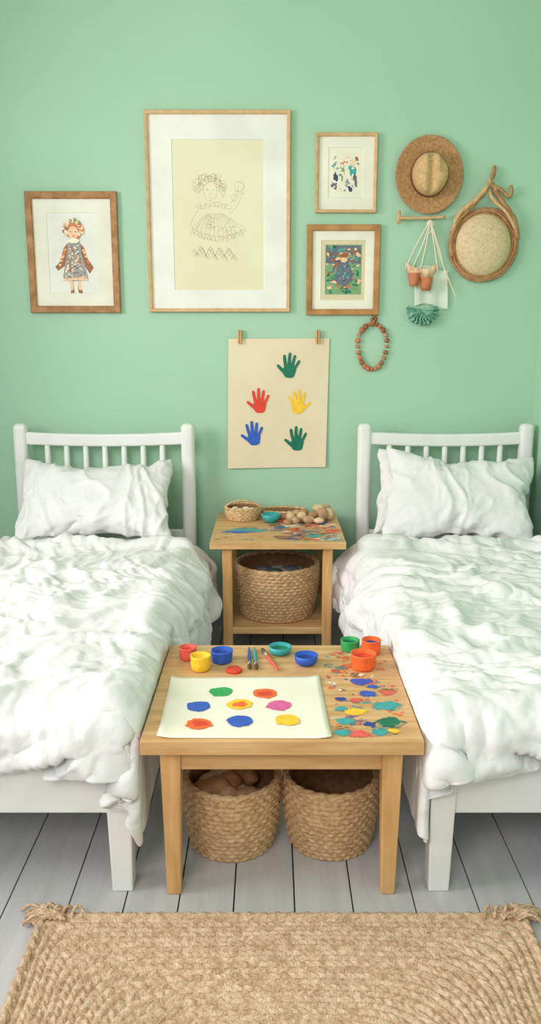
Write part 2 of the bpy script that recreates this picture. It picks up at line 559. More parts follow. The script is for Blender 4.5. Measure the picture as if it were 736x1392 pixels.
for ob, seed, sgn, xe in ((duvL, 1.0, 1, LB[1]), (duvR, 9.0, -1, RB[0])):
    me = ob.data
    bm = bmesh.new(); bm.from_mesh(me)
    for _ in range(2):
        bmesh.ops.smooth_vert(bm, verts=bm.verts, factor=0.4, use_axis_x=True, use_axis_y=True, use_axis_z=True)
    bmesh.ops.subdivide_edges(bm, edges=bm.edges, cuts=1, use_grid_fill=True, smooth=0.0)
    bmesh.ops.smooth_vert(bm, verts=bm.verts, factor=0.5, use_axis_x=True, use_axis_y=True, use_axis_z=True)
    bm.to_mesh(me); bm.free()
    me.polygons.foreach_set('use_smooth', [True] * len(me.polygons))
    me.update()
    nrm = [v.normal.copy() for v in me.vertices]
    for v, n in zip(me.vertices, nrm):
        co = v.co.copy()
        if n.z < -0.2:
            n = -n
        wv = noise.noise(Vector((co.x * 2.2 + seed, co.y * 2.2, co.z * 2)))
        wv2 = noise.noise(Vector((co.x * 2.8 - seed, co.y * 2.8 + 7, co.z * 2)))
        puff = 0.024 * (noise.noise(Vector((co.x * 4.2 + seed, co.y * 3.6, co.z * 4))) + 0.45)
        # long creases, direction varies over the cloth
        r1 = max(0, ridged(Vector((co.x * 2.2 + sgn * co.y * 1.6 + wv * 1.5 + seed, co.y * 6.5 - sgn * co.x * 4 + wv2 * 2.2, co.z * 2)))) ** 3
        r2 = max(0, ridged(Vector((co.x * 7.5 + seed * 2 + wv * 2, co.y * 3.2 + wv2 * 2.5 + co.x * 2.5, co.z * 4)))) ** 3
        r3 = max(0, ridged(Vector((co.x * 10 + co.y * 5 + seed * 3 + wv2 * 4, co.y * 8 - co.x * 6 + wv * 4, co.z * 9)))) ** 3
        r4 = max(0, ridged(Vector((co.x * 16 - co.y * 9 + seed * 5 + wv2 * 5, co.y * 12 + co.x * 9 + wv * 5, co.z * 14)))) ** 3
        wr = 0.021 * r1 + 0.017 * r2 * (0.5 + wv2) + 0.009 * r3 * (0.6 + wv) + 0.004 * r4
        edge = 0.030 * math.exp(-((co.y - 3.36) / 0.05) ** 2)
        co = co + n * (puff + wr) + Vector((0, 0, edge))
        # loose overhang flaring out where the aisle between the beds is free
        over = sgn * (co.x - xe)
        if over > -0.03:
            hang = sm(0.0, 0.16, 0.52 - co.z)
            flare = (0.018 + 0.050 * sm(2.55, 3.15, co.y)) * hang
            fold = 0.028 * sm(2.5, 2.8, co.y) * hang * noise.noise(Vector((co.y * 7 + seed, co.z * 1.5, 0))) * 2
            co.x += sgn * (flare + fold)
            # hem rides up towards the pillow end
            co.z += 0.07 * sm(2.9, 3.42, co.y) * sm(0.52, 0.25, co.z) if co.z < 0.52 else 0
        if sgn == 1 and 1.80 < co.y < 2.53 and co.z < 0.475 and co.x > -0.330:
            co.x = -0.330 + 0.08 * (co.x + 0.330)
        if sgn == -1 and 1.80 < co.y < 2.53 and co.z < 0.475 and co.x < 0.384:
            co.x = 0.384 + 0.08 * (co.x - 0.384)
        if co.x > 1.196:
            co.x = 1.196
        v.co = co
    me.update()
    so = ob.modifiers.new('solid', 'SOLIDIFY'); so.thickness = 0.012; so.offset = 1.0
    sub = ob.modifiers.new('sub2', 'SUBSURF'); sub.levels = 1; sub.render_levels = 1

def place_pillow(ob, w, h, t, center, rx, ry, rz, seed):
    a = np.array([v.co[:] for v in ob.data.vertices])
    a -= (a.min(0) + a.max(0)) / 2
    size = a.max(0) - a.min(0)
    a *= np.array([w / size[0], h / size[1], t / max(size[2], 1e-4)])
    ob.data.vertices.foreach_set('co', a.ravel())
    ob.data.update()
    bm = bmesh.new(); bm.from_mesh(ob.data)
    bmesh.ops.subdivide_edges(bm, edges=bm.edges, cuts=1, use_grid_fill=True)
    bmesh.ops.smooth_vert(bm, verts=bm.verts, factor=0.5, use_axis_x=True, use_axis_y=True, use_axis_z=True)
    bm.to_mesh(ob.data); bm.free()
    ob.data.polygons.foreach_set('use_smooth', [True] * len(ob.data.polygons))
    ob.data.update()
    nr = [v.normal.copy() for v in ob.data.vertices]
    for v, n in zip(ob.data.vertices, nr):
        co = v.co
        wv = noise.noise(Vector((co.x * 4 + seed, co.y * 4, 0)))
        d = 0.013 * max(0, ridged(Vector((co.x * 6 + wv * 2 + seed, co.y * 4 + co.x * 5, co.z * 3)))) ** 2.5 + 0.010 * noise.noise(Vector((co.x * 6, co.y * 6 + seed, 1)))
        d += 0.006 * max(0, ridged(Vector((co.x * 13 + wv * 3 + seed, co.y * 11 - co.x * 6, co.z * 5)))) ** 3
        v.co = co + n * d
    R = Matrix.Rotation(rz, 4, 'Z') @ Matrix.Rotation(rx, 4, 'X') @ Matrix.Rotation(ry, 4, 'Z')
    ob.matrix_world = Matrix.Translation(center) @ R
    sub = ob.modifiers.new('sub', 'SUBSURF'); sub.levels = 1; sub.render_levels = 1
place_pillow(pilL, 0.665, 0.43, 0.17, (-0.765, 3.60, 0.680), math.radians(48), math.radians(1), math.radians(1), 1)
place_pillow(pilR, 0.65, 0.45, 0.19, (0.815, 3.57, 0.692), math.radians(58), math.radians(-4), math.radians(-2), 5)
place_pillow(pilR2, 0.58, 0.40, 0.11, (0.752, 3.675, 0.672), math.radians(66), math.radians(-7), math.radians(2), 8)

# ------------------------------------------------------------------ woven baskets
def woven(name, c, rb, rt, h, rows, stakes, amp, parent=None, bulge=0.0, m='basket', wall=0.012, sx=1.0, sy=1.0):
    seg = stakes * 6
    v, f, mi = [], [], []
    prof = []
    nv = rows * 5
    for j in range(nv + 1):
        t = j / nv
        row = min(rows - 1, int(t * rows))
        fv = t * rows - row
        pr = math.sqrt(max(0.0, 1 - (2 * fv - 1) ** 2))
        r = rb + (rt - rb) * t + bulge * math.sin(math.pi * t)
        prof.append((r, h * t, pr, row))
    for (r, z, pr, row) in prof:
        for i in range(seg):
            a = 2 * math.pi * i / seg
            d = amp * pr * (0.55 + 0.45 * math.sin(stakes * a + math.pi * row)) + 0.0012 * noise.noise(Vector((a * 3, z * 30, r)))
            v.append((c[0] + (r + d) * math.cos(a) * sx, c[1] + (r + d) * math.sin(a) * sy, c[2] + z))
    n1 = len(prof)
    inner = []
    for j in range(8, -1, -1):
        t = j / 8
        inner.append((rb + (rt - rb) * t + bulge * math.sin(math.pi * t) - wall, max(h * t, 0.008)))
    inner.append((0.001, 0.008))
    for (r, z) in inner:
        for i in range(seg):
            a = 2 * math.pi * i / seg
            v.append((c[0] + r * math.cos(a) * sx, c[1] + r * math.sin(a) * sy, c[2] + z))
    for j in range(n1 + len(inner) - 1):
        for i in range(seg):
            k = (i + 1) % seg
            f.append((j * seg + i, j * seg + k, (j + 1) * seg + k, (j + 1) * seg + i))
            mi.append(0 if j < n1 else 1)
    f.append(tuple(range(seg))[::-1]); mi.append(0)
    ob = mesh_obj(name, v, f, [m, 'basket_in'], parent, True, mi)
    ring = []
    nr = 160
    for i in range(nr):
        a = 2 * math.pi * i / nr
        rr = rt - wall * 0.3
        ring.append(Vector((c[0] + rr * math.cos(a) * sx, c[1] + rr * math.sin(a) * sy, c[2] + h)))
    sweep(name + '_rim', ring, wall * 0.75, m, parent, 12, True, (3, 24 / (2 * math.pi * rt), 0.22))
    return ob

# ------------------------------------------------------------------ main play table
TX0, TX1, TY0, TY1, TZ = -0.312, 0.367, 1.84, 2.468, 0.445
te = empty('wooden_play_table', ((TX0 + TX1) / 2, (TY0 + TY1) / 2, 0))
w5 = (TY1 - TY0) / 5
multibox('table_top', [(TX0, TX1, TY0 + i * w5, TY0 + (i + 1) * w5 - 0.0003, TZ - 0.036, TZ) for i in range(5)], 'woodx', te, 0.0015)
lx0, lx1, ly0, ly1 = -0.245, 0.298, 1.90, 2.41
for i, (a, b) in enumerate(((lx0, ly0), (lx1, ly0), (lx0, ly1), (lx1, ly1))):
    taper_leg('leg_%d' % (i + 1), a, b, 0, TZ - 0.036, 0.052, 0.036, 'woodz', te)
box('apron_front', lx0, lx1, ly0 - 0.014, ly0 + 0.006, 0.345, 0.409, 'woodx', te)
box('apron_back', lx0, lx1, ly1 - 0.006, ly1 + 0.014, 0.345, 0.409, 'woodx', te)
box('apron_side_1', lx0 - 0.014, lx0 + 0.006, ly0, ly1, 0.345, 0.409, 'woody', te)
box('apron_side_2', lx1 - 0.006, lx1 + 0.014, ly0, ly1, 0.345, 0.409, 'woody', te)
sp = Flat('t', TZ + 0.0003, 0.000006)
for i in range(46):
    x = random.uniform(0.165, 0.325); y = random.uniform(1.89, 2.40)
    sp.blob(x, y, random.uniform(0.012, 0.030), random.uniform(0.008, 0.018), 'w_' + random.choice(['coral', 'coral', 'teal', 'blue', 'cream', 'peach', 'orange', 'brown']), 0.35, 26, random.uniform(-.5, .5))
for i in range(60):
    x = random.uniform(0.160, 0.342); y = random.uniform(1.87, 2.38)
    r = random.uniform(0.0018, 0.0055) * (1.3 if y > 2.2 else 1)
    sp.blob(x, y, r * random.uniform(0.8, 1.6), r, random.choice(['coral', 'coral', 'orange', 'teal', 'blue', 'brown', 'cream', 'coral']), 0.2, 14, random.random() * 3)
for (x, y, r, c) in ((0.25, 2.19, 0.026, 'blue'), (0.218, 2.0, 0.025, 'yellow'), (0.302, 2.035, 0.032, 'teal'), (0.297, 1.945, 0.030, 'dgreen'),
                     (0.187, 1.945, 0.022, 'teal'), (0.213, 1.88, 0.024, 'coral'), (0.266, 1.887, 0.020, 'teal'), (0.172, 1.885, 0.020, 'teal'),
                     (0.262, 2.11, 0.022, 'blue'), (0.185, 2.075, 0.015, 'dblue'), (0.183, 2.02, 0.014, 'teal'), (0.315, 2.115, 0.016, 'coral'),
                     (0.225, 2.07, 0.014, 'coral'), (0.28, 2.155, 0.014, 'blue'), (0.245, 1.93, 0.014, 'dblue'), (0.30, 1.895, 0.012, 'yellow')):
    sp.blob(x + 0.004, y - 0.003, r * 1.25, r * 0.95, 'w_' + c, 0.3, 30)
    sp.blob(x, y, r, r * 0.76, c, 0.16, 34)
sp.build('paint_splatters', te)

# painting sheet
pe = empty('finger_painting_sheet', (-0.067, 2.03, TZ))
V, F = [], []
nx, ny = 30, 24
cs = [(-0.273, 1.855), (0.147, 1.852), (0.137, 2.221), (-0.279, 2.213)]
def lerp2(u, v):
    a = [cs[0][k] * (1 - u) + cs[1][k] * u for k in (0, 1)]
    b = [cs[3][k] * (1 - u) + cs[2][k] * u for k in (0, 1)]
    return a[0] * (1 - v) + b[0] * v, a[1] * (1 - v) + b[1] * v
for j in range(ny + 1):
    for i in range(nx + 1):
        u, v = i / nx, j / ny
        x, y = lerp2(u, v)
        lift = 0.006 * max(0, (abs(2 * u - 1) - 0.8) * 5) ** 2 * max(0, (abs(2 * v - 1) - 0.6) * 2.5)
        V.append((x, y, TZ + 0.0025 + lift))
for j in range(ny):
    for i in range(nx):
        a = j * (nx + 1) + i
        F.append((a, a + 1, a + nx + 2, a + nx + 1))
so = mesh_obj('paper_sheet', V, F, 'paper', pe, True).modifiers.new('s', 'SOLIDIFY'); so.thickness = 0.001
sp = Flat('t', TZ + 0.0036, 0.00002)
for (x, y, c) in ((-0.135, 2.115, 'lgreen'), (-0.016, 2.105, 'orange'), (-0.187, 2.025, 'blue'), (-0.081, 2.037, 'yellow'), (0.021, 2.03, 'pink'),
                  (-0.177, 1.925, 'orange'), (-0.077, 1.94, 'blue'), (0.042, 1.946, 'yellow')):
    sp.blob(x, y, 0.0315, 0.029, c, 0.08, 44)
    for _ in range(5):
        an = random.random() * 6.28
        sp.blob(x + 0.026 * math.cos(an), y + 0.024 * math.sin(an), 0.009, 0.008, c, 0.3, 16)
    if c in ('orange', 'yellow'):
        sp.blob(x + 0.002, y, 0.020, 0.016, 'orange' if c == 'yellow' and x < 0 else ('yellow' if c == 'yellow' else 'red'), 0.25, 30)
sp.build('paint_dots', pe)

# paint cups
def cup(c, r, h, col, inside, kind='cup'):
    z = TZ + 0.0015
    if kind == 'bowl':
        prof = [(0.001, 0), (r * 0.7, 0), (r * 0.95, h * 0.35), (r * 1.02, h), (r * 0.94, h * 1.03), (r * 0.84, h * 0.6), (0.001, h * 0.55)]
    else:
        prof = [(0.001, 0), (r * 0.86, 0), (r * 0.93, h * 0.1), (r * 0.98, h * 0.5), (r, h * 0.9), (r * 1.03, h * 0.95), (r * 1.02, h * 1.03), (r * 0.9, h * 1.03), (r * 0.86, h * 0.72), (0.001, h * 0.7)]
    n = len(prof) - 1
    return lathe('paint_pot', prof, (c[0], c[1], z), [col, inside], None, 40, 0.012, [0] * (n - 1) + [1])
cup((-0.246, 2.355), 0.026, 0.036, 'coral', 'red')
cup((-0.202, 2.275), 0.029, 0.042, 'yellow', 'yellow')
cup((-0.144, 2.335), 0.032, 0.034, 'blue', 'dblue')
cup((0.029, 2.395), 0.034, 0.024, 'teal', 'dgreen', 'bowl')
cup((0.104, 2.315), 0.034, 0.028, 'blue', 'dblue', 'bowl')
cup((0.243, 2.425), 0.029, 0.032, 'lgreen', 'dgreen')
cup((0.268, 2.285), 0.037, 0.044, 'orange', 'red')
cup((0.305, 2.40), 0.029, 0.042, 'orange', 'dblue')
lathe('paint_pot_lid', [(0.001, 0), (0.023, 0), (0.024, 0.005), (0.021, 0.008), (0.001, 0.007)], (-0.105, 2.262, TZ + 0.0012), ['red'], None, 32, 0.03)

def brush(p, q, hc):
    z = TZ + 0.007
    p = Vector((p[0], p[1], z)); q = Vector((q[0], q[1], z))
    e = empty('paintbrush', (p + q) / 2)
    d = q - p
    pts = [p + d * t for t in (0, 0.15, 0.4, 0.62, 0.66)]
    sweep('handle', pts, [0.0022, 0.004, 0.0052, 0.0045, 0.004], hc, e, 10)
    sweep('ferrule', [p + d * 0.66, p + d * 0.8], [0.0045, 0.005], 'metal', e, 10)
    sweep('bristles', [p + d * 0.8, p + d * 0.88, p + d * 0.95, p + d], [0.005, 0.0062, 0.0045, 0.0008], 'brushhair', e, 10)
brush((-0.066, 2.43), (-0.060, 2.262), 'blue')
brush((-0.050, 2.43), (-0.040, 2.262), 'teal')
brush((0.022, 2.255), (-0.028, 2.425), 'coral')

# baskets under the play table
b1 = empty('woven_basket', (-0.108, 2.12, 0))
woven('basket_body', (-0.108, 2.125, 0.0), 0.112, 0.132, 0.20, 15, 30, 0.007, b1, 0.008)
its = []
for i in range(34):
    a = random.random() * 6.28; r = 0.088 * math.sqrt(random.random()); s = random.uniform(0.022, 0.036)
    its.append(((-0.108 + r * math.cos(a), 2.125 + r * math.sin(a), 0.105 + random.random() * 0.065), (s * random.uniform(0.9, 1.3), s, s * 0.8), random.randint(0, 2)))
spheres('wooden_balls', its, ['stone', 'stoneb', 'twig'], b1)
b2 = empty('woven_basket', (0.168, 2.13, 0))
woven('basket_body', (0.168, 2.13, 0.0), 0.110, 0.130, 0.20, 15, 30, 0.007, b2, 0.008)

# ------------------------------------------------------------------ small side table against the wall
se = empty('wooden_side_table', (0.03, 3.56, 0))
SX0, SX1, SY0, SY1, SZ = -0.246, 0.306, 3.285, 3.86, 0.566
w4 = (SY1 - SY0) / 4
multibox('table_top', [(SX0, SX1, SY0 + i * w4, SY0 + (i + 1) * w4 - 0.0003, SZ - 0.028, SZ) for i in range(4)], 'woodx', se, 0.0015)
for i, (a, b) in enumerate(((-0.177, 3.33), (0.234, 3.33), (-0.177, 3.81), (0.234, 3.81))):
    box('leg_%d' % (i + 1), a - 0.02, a + 0.02, b - 0.02, b + 0.02, 0, SZ - 0.028, 'woodz', se)
box('shelf', -0.19, 0.247, 3.315, 3.825, 0.165, 0.195, 'woodx', se)
box('apron_back', -0.17, 0.227, 3.80, 3.815, 0.47, 0.53, 'woodx', se)
box('apron_side_1', -0.187, -0.172, 3.33, 3.81, 0.485, 0.53, 'woody', se)
box('apron_side_2', 0.229, 0.244, 3.33, 3.81, 0.485, 0.53, 'woody', se)
sp = Flat('t', SZ + 0.0003, 0.00001)
sp.blob(-0.115, 3.50, 0.095, 0.05, 'w_teal', 0.4, 40, 0.1)
sp.blob(-0.105, 3.50, 0.075, 0.036, 'teal', 0.4, 40, 0.1)
sp.blob(-0.13, 3.47, 0.06, 0.016, 'blue', 0.4, 30, 0.1)
for i in range(90):
    x = random.uniform(0.02, 0.27); y = random.uniform(3.33, 3.72)
    r = random.uniform(0.010, 0.028)
    c = random.choice(['slate', 'blue', 'coral', 'teal', 'brown', 'cream', 'grey', 'red', 'navy', 'peach'])
    sp.blob(x, y, r * 1.5, r, 'w_' + c if random.random() < 0.75 else c, 0.4, 22, random.uniform(-.6, .6))
for i in range(14):
    x = random.uniform(-0.22, 0.02); y = random.uniform(3.32, 3.6)
    sp.blob(x, y, 0.014, 0.007, 'w_' + random.choice(['teal', 'brown', 'blue', 'coral']), 0.4, 18)
sp.build('paint_splatters', se)

tb = empty('woven_basket', (0.028, 3.50, 0.195))
woven('basket_body', (0.028, 3.51, 0.196), 0.150, 0.178, 0.225, 16, 40, 0.008, tb, 0.010)
its = []
for i in range(26):
    a = random.random() * 6.28; r = 0.12 * math.sqrt(random.random()); s = random.uniform(0.02, 0.035)
    its.append(((0.028 + r * math.cos(a), 3.51 + r * math.sin(a), 0.33 + random.random() * 0.045), (s * 1.5, s, s * 0.7), random.randint(0, 3)))
spheres('craft_bits', its, ['slate', 'stoneb', 'grey', 'navy'], tb)

wb = empty('wicker_tray_basket', (-0.125, 3.73, SZ))
woven('basket_body', (-0.125, 3.73, SZ + 0.001), 0.070, 0.082, 0.055, 6, 24, 0.004, wb, 0.004, 'basket2', 0.007)
arc = [(-0.125 + 0.080 * math.cos(a), 3.70, SZ + 0.05 + 0.04 * math.sin(a)) for a in [math.pi * i / 12 for i in range(13)]]
sweep('handle', [Vector(p) for p in arc], 0.004, 'basket2', wb, 8, False, (3, 60, 0.2))
its = [((-0.125 + random.uniform(-.04, .04), 3.73 + random.uniform(-.04, .04), SZ + 0.04), (0.018, 0.014, 0.01), random.randint(0, 2)) for _ in range(14)]
spheres('shells', its, ['cream', 'grey', 'stoneb'], wb)
ob = lathe('teal_bowl', [(0.001, 0), (0.026, 0), (0.038, 0.015), (0.043, 0.036), (0.039, 0.037), (0.034, 0.018), (0.001, 0.012)], (0.002, 3.66, SZ + 0.0015), ['teal'], None, 40, 0.01)
wb = empty('wicker_tray_basket', (0.07, 3.78, SZ))
woven('basket_body', (0.06, 3.78, SZ + 0.001), 0.095, 0.105, 0.03, 4, 30, 0.004, wb, 0.0, 'basket2', 0.007, 1.0, 0.62)
its = []
for (x, y, z, rx, ry, rz, k) in [(0.23, 3.68, 0.03, 0.032, 0.026, 0.03, 0), (0.265, 3.70, 0.028, 0.026, 0.026, 0.028, 1), (0.20, 3.70, 0.02, 0.03, 0.018, 0.018, 1),
                                 (0.17, 3.63, 0.018, 0.028, 0.018, 0.018, 0), (0.14, 3.66, 0.024, 0.024, 0.02, 0.024, 1), (0.11, 3.62, 0.018, 0.02, 0.02, 0.018, 0),
                                 (0.09, 3.67, 0.022, 0.022, 0.022, 0.022, 1), (0.15, 3.70, 0.034, 0.02, 0.02, 0.02, 2), (0.12, 3.70, 0.03, 0.025, 0.018, 0.018, 0),
                                 (0.19, 3.66, 0.034, 0.022, 0.016, 0.014, 2), (0.075, 3.60, 0.014, 0.018, 0.014, 0.014, 2), (0.215, 3.62, 0.016, 0.024, 0.014, 0.014, 1),
                                 (0.22, 3.74, 0.045, 0.03, 0.022, 0.02, 1), (0.255, 3.76, 0.04, 0.022, 0.022, 0.022, 0)]:
    its.append(((x, y, SZ + z), (rx, ry, rz), k))
spheres('wooden_toy_pile', its, ['stone', 'stoneb', 'twig'], None)

# ------------------------------------------------------------------ framed pictures
def picture(x0, x1, z0, z1, bw, m, matm, artrect, sheetm, depth=0.024):
    e = empty('framed_picture', ((x0 + x1) / 2, YB, (z0 + z1) / 2))
    yf, yb = YB - depth, YB - 0.001
    V = []
    rings = [(0, yb), (0, yf + 0.003), (0.003, yf), (bw - 0.004, yf + 0.002), (bw, yf + 0.006), (bw, yb - 0.006)]
    for (d, y) in rings:
        V += [(x0 + d, y, z0 + d), (x1 - d, y, z0 + d), (x1 - d, y, z1 - d), (x0 + d, y, z1 - d)]
    F = []
    for j in range(len(rings) - 1):
        for k in range(4):
            l = (k + 1) % 4
            F.append((j * 4 + k, j * 4 + l, (j + 1) * 4 + l, (j + 1) * 4 + k))
    mesh_obj('frame', V, F, m, e)
    a0, a1, b0, b1 = artrect
    ym, ya = YB - 0.0095, YB - 0.0065
    V = [(x0 + bw * .9, ym, z0 + bw * .9), (x1 - bw * .9, ym, z0 + bw * .9), (x1 - bw * .9, ym, z1 - bw * .9), (x0 + bw * .9, ym, z1 - bw * .9),
         (a0, ym, b0), (a1, ym, b0), (a1, ym, b1), (a0, ym, b1),
         (a0 + .002, ya, b0 + .002), (a1 - .002, ya, b0 + .002), (a1 - .002, ya, b1 - .002), (a0 + .002, ya, b1 - .002)]
    F = [(k, (k + 1) % 4, 4 + (k + 1) % 4, 4 + k) for k in range(4)] + [(4 + k, 4 + (k + 1) % 4, 8 + (k + 1) % 4, 8 + k) for k in range(4)]
    mesh_obj('mat_board', V, F, matm, e)
    mesh_obj('art_sheet', [(a0, ya, b0), (a1, ya, b0), (a1, ya, b1), (a0, ya, b1)], [(0, 1, 2, 3)], sheetm, e)
    return e, Flat('w', ya - 0.0003, 0.00002)

k = 0.00325
# doll picture
e, a = picture(-1.078, -0.674, 1.481, 1.997, 0.030, 'fr_mid', 'matc', (-0.988, -0.768, 1.565, 1.91), 'matw')
cx, cz = -0.873, 1.735
def P(pts):
    return [(cx + p[0] * k, cz - p[1] * k) for p in pts]
a.poly(P([(-7, 32), (-3, 32), (-2, 52), (-8, 53), (-6, 46)]), 'brown')
a.poly(P([(3, 32), (7, 32), (8, 46), (10, 53), (4, 53), (3, 46)]), 'brown')
a.capsule(P([(-6, 34)])[0], P([(-5, 46)])[0], 2.4 * k, 2 * k, 'peach')
a.capsule(P([(5, 34)])[0], P([(6, 46)])[0], 2.4 * k, 2 * k, 'peach')
a.poly(P([(-9, -14), (-14, -8), (-20, 10), (-27, 17), (-23, 22), (-14, 16), (-8, 4)]), 'brown')
a.poly(P([(9, -14), (14, -8), (18, 6), (26, 18), (20, 26), (14, 16), (8, 2)]), 'brown')
for i in range(20):
    sd = random.choice((-1, 1)); t = random.random()
    a.blob(cx + sd * (12 + 9 * t) * k, cz - (-6 + 22 * t) * k, 1.8 * k, 1.5 * k, random.choice(['hair', 'hair', 'peach']), 0.3, 8)
a.poly(P([(-8, -16), (8, -16), (10, 0), (18, 32), (8, 35), (-2, 36), (-14, 33), (-17, 30), (-10, 0)]), 'grey')
for i in range(170):
    yy = random.uniform(-12, 32); ww = 6 + max(0, yy) * 0.3
    a.blob(cx + random.uniform(-ww, ww) * k, cz - yy * k, 1.3 * k, 1.0 * k, random.choice(['cream', 'slate', 'cream', 'brown', 'peach', 'skin', 'grey', 'hair']), 0.4, 8)
for i in range(11):
    a.blob(cx + (-15 + 3 * i) * k, cz - (33 - 0.1 * (i - 5) ** 2 * -0.4) * k, 2.2 * k, 1.8 * k, 'skin', 0.3, 10)
a.blob(cx, cz + 32 * k, 11 * k, 12 * k, 'hair', 0.2)
a.blob(cx, cz + 28 * k, 7 * k, 8 * k, 'skin', 0.05)
for i in range(44):
    t = math.pi * (i / 43 * 1.35 - 0.175)
    rr = random.uniform(9.5, 13)
    a.blob(cx + rr * k * math.cos(t), cz + (32 + rr * math.sin(t)) * k, 2.3 * k, 2.3 * k, random.choice(['hair', 'brown', 'hair', 'peach', 'sage', 'peach', 'brown', 'cream']), 0.3, 10)
for dx in (-3, 3):
    a.blob(cx + dx * k, cz + 29 * k, 0.9 * k, 0.9 * k, 'navy', 0, 8)
a.blob(cx, cz + 23.5 * k, 1.8 * k, 0.8 * k, 'coral', 0, 8)
a.blob(cx, cz + 17 * k, 8 * k, 3 * k, 'cream', 0.2)
a.build('doll_drawing', e)

# big sketch : curly haired child in a puffed dress, drawn in faint pencil
e, a = picture(-0.544, 0.087, 1.484, 2.327, 0.016, 'fr_light', 'matw', (-0.430, -0.028, 1.580, 2.212), 'sheet')
cx, cz = -0.235, 1.875
def scrib(x, y, rx, ry, n, w=0.0011, wob=0.35, arc=1.0, a0=0.0):
    pts = []
    sd = random.random() * 50
    for i in range(n):
        t = 2 * math.pi * arc * i / (n - 1) + a0
        q = 1 + wob * noise.noise(Vector((math.cos(t) * 1.3 + sd, math.sin(t) * 1.3, 0))) * 2
        pts.append((cx + (x + rx * q * math.cos(t)) * k, cz - (y + ry * q * math.sin(t)) * k))
    a.stroke(pts, w, 'sketch')
def ln(pts, w=0.0011):
    a.stroke([(cx + p[0] * k, cz - p[1] * k) for p in pts], w, 'sketch')
scrib(-9, -38, 9, 12, 20, wob=0.06)
for i in range(30):
    t = math.pi * (0.95 + 1.15 * i / 29)
    rr = random.uniform(12, 20)
    scrib(-9 + rr * math.cos(t), -42 + rr * 0.95 * math.sin(t), random.uniform(2.5, 5), random.uniform(2.5, 5), 12, arc=random.uniform(.6, 1), a0=random.random() * 6)
scrib(-13, -40, 1.2, 0.8, 8, wob=0); scrib(-5, -40, 1.2, 0.8, 8, wob=0)
ln([(-9, -38), (-10, -35), (-8, -34)]); ln([(-12, -31), (-9, -29.5), (-6, -31)])
for i in range(8):
    scrib(-24 + i * 5.5, -22 + 2 * abs(i - 3.5) * 0.6, 4, 3, 10, arc=0.8, a0=random.random() * 6)
ln([(-22, -20), (-30, -8), (-36, 6), (-30, 10), (-24, 2)]); ln([(12, -20), (22, -26), (28, -38), (34, -34), (26, -18), (14, -8)])
scrib(30, -44, 7, 6, 14); scrib(33, -42, 4, 9, 12); scrib(24, -30, 5, 4, 12)
for i in range(13):
    u = -1 + 2 * i / 12
    ln([(-4 + 10 * u, -10), (0 + 26 * u, 0 + 2 * abs(u)), (2 + 36 * u, 18 - 8 * u * u), (2 + 30 * u, 26 - 6 * u * u)])
for i in range(16):
    u = -1 + 2 * i / 15
    scrib(2 + 34 * u, 23 - 9 * u * u, 4, 3.2, 10, arc=0.7, a0=random.random() * 3)
for _ in range(16):
    scrib(random.uniform(-18, 22), random.uniform(-4, 16), random.uniform(3, 8), random.uniform(2, 7), 12, wob=0.25, arc=random.uniform(.25, .5), a0=random.random() * 6)
for i in range(26):
    x = -34 + i * 2.2
    y = 42 + 5 * math.sin(i * 1.1) + i * 0.15
    ln([(x, y), (x + 2, y - 5), (x + 6, y - 1 + random.random() * 5)], 0.0017)
a.build('pencil_sketch', e)

# upper small picture
e, a = picture(0.197, 0.464, 1.908, 2.236, 0.014, 'fr_light', 'matc', (0.252, 0.404, 1.972, 2.178), 'sheet2')
cx, cz = 0.330, 2.075
for (x, y, rx, ry, c) in ((-14, 5, 5, 8, 'navy'), (-15, 16, 6, 6, 'slate'), (-6, 0, 5, 12, 'sage'), (8, -14, 5, 5, 'peach'), (8, -4, 6, 9, 'teal'), (12, 8, 4, 12, 'slate'),
                          (2, 12, 4, 9, 'grey'), (-3, -12, 6, 4, 'coral'), (6, 20, 4, 5, 'navy'), (-16, -8, 4, 5, 'teal'), (14, -18, 3, 3, 'brown')):
    a.blob(cx + x * k, cz - y * k, rx * k * .65, ry * k * .7, c, 0.6, 22)
for i in range(60):
    a.blob(cx + random.uniform(-18, 16) * k, cz - random.uniform(-20, 24) * k, 1.6 * k, 1.3 * k, random.choice(['cream', 'grey', 'sheet2', 'peach', 'cream']), 0.5, 8)
a.build('watercolour_figures', e)

# lower picture
e, a = picture(0.161, 0.486, 1.471, 1.859, 0.026, 'fr_gold', 'matc', (0.225, 0.425, 1.535, 1.795), 'sheet3')
cx, cz = 0.325, 1.668
R = (cx - 25 * k, cx + 25 * k, cz - 33 * k, cz + 33 * k)
a.poly([(R[0], R[2]), (R[1], R[2]), (R[1], R[3]), (R[0], R[3])], 'sage')
a.poly([(R[0] + .004, cz + 8 * k), (R[1] - .004, cz + 8 * k), (R[1] - .004, R[3] - .004), (R[0] + .004, R[3] - .004)], 'slate')
for i in range(130):
    x = random.uniform(-22, 22); y = random.uniform(-30, 30)
    top = y < -8
    c = random.choice(['teal', 'navy', 'grey', 'sage', 'brown', 'peach']) if top else random.choice(['green', 'hair', 'sage', 'dgreen', 'slate', 'brown', 'brown', 'peach'])
    a.blob(cx + x * k, cz - y * k, random.uniform(1.5, 3.2) * k, random.uniform(1.2, 3) * k, c, 0.5, 10)
a.poly([(cx + p[0] * k, cz - p[1] * k) for p in ((-12, 14), (-8, -6), (-3, -10), (5, -10), (10, -4), (13, 14), (5, 20), (-6, 20))], 'slate')
a.blob(cx + 1 * k, cz + 15 * k, 4.5 * k, 5.5 * k, 'skin', 0.1)
a.blob(cx + 1 * k, cz + 19 * k, 5.5 * k, 3.5 * k, 'brown', 0.2)
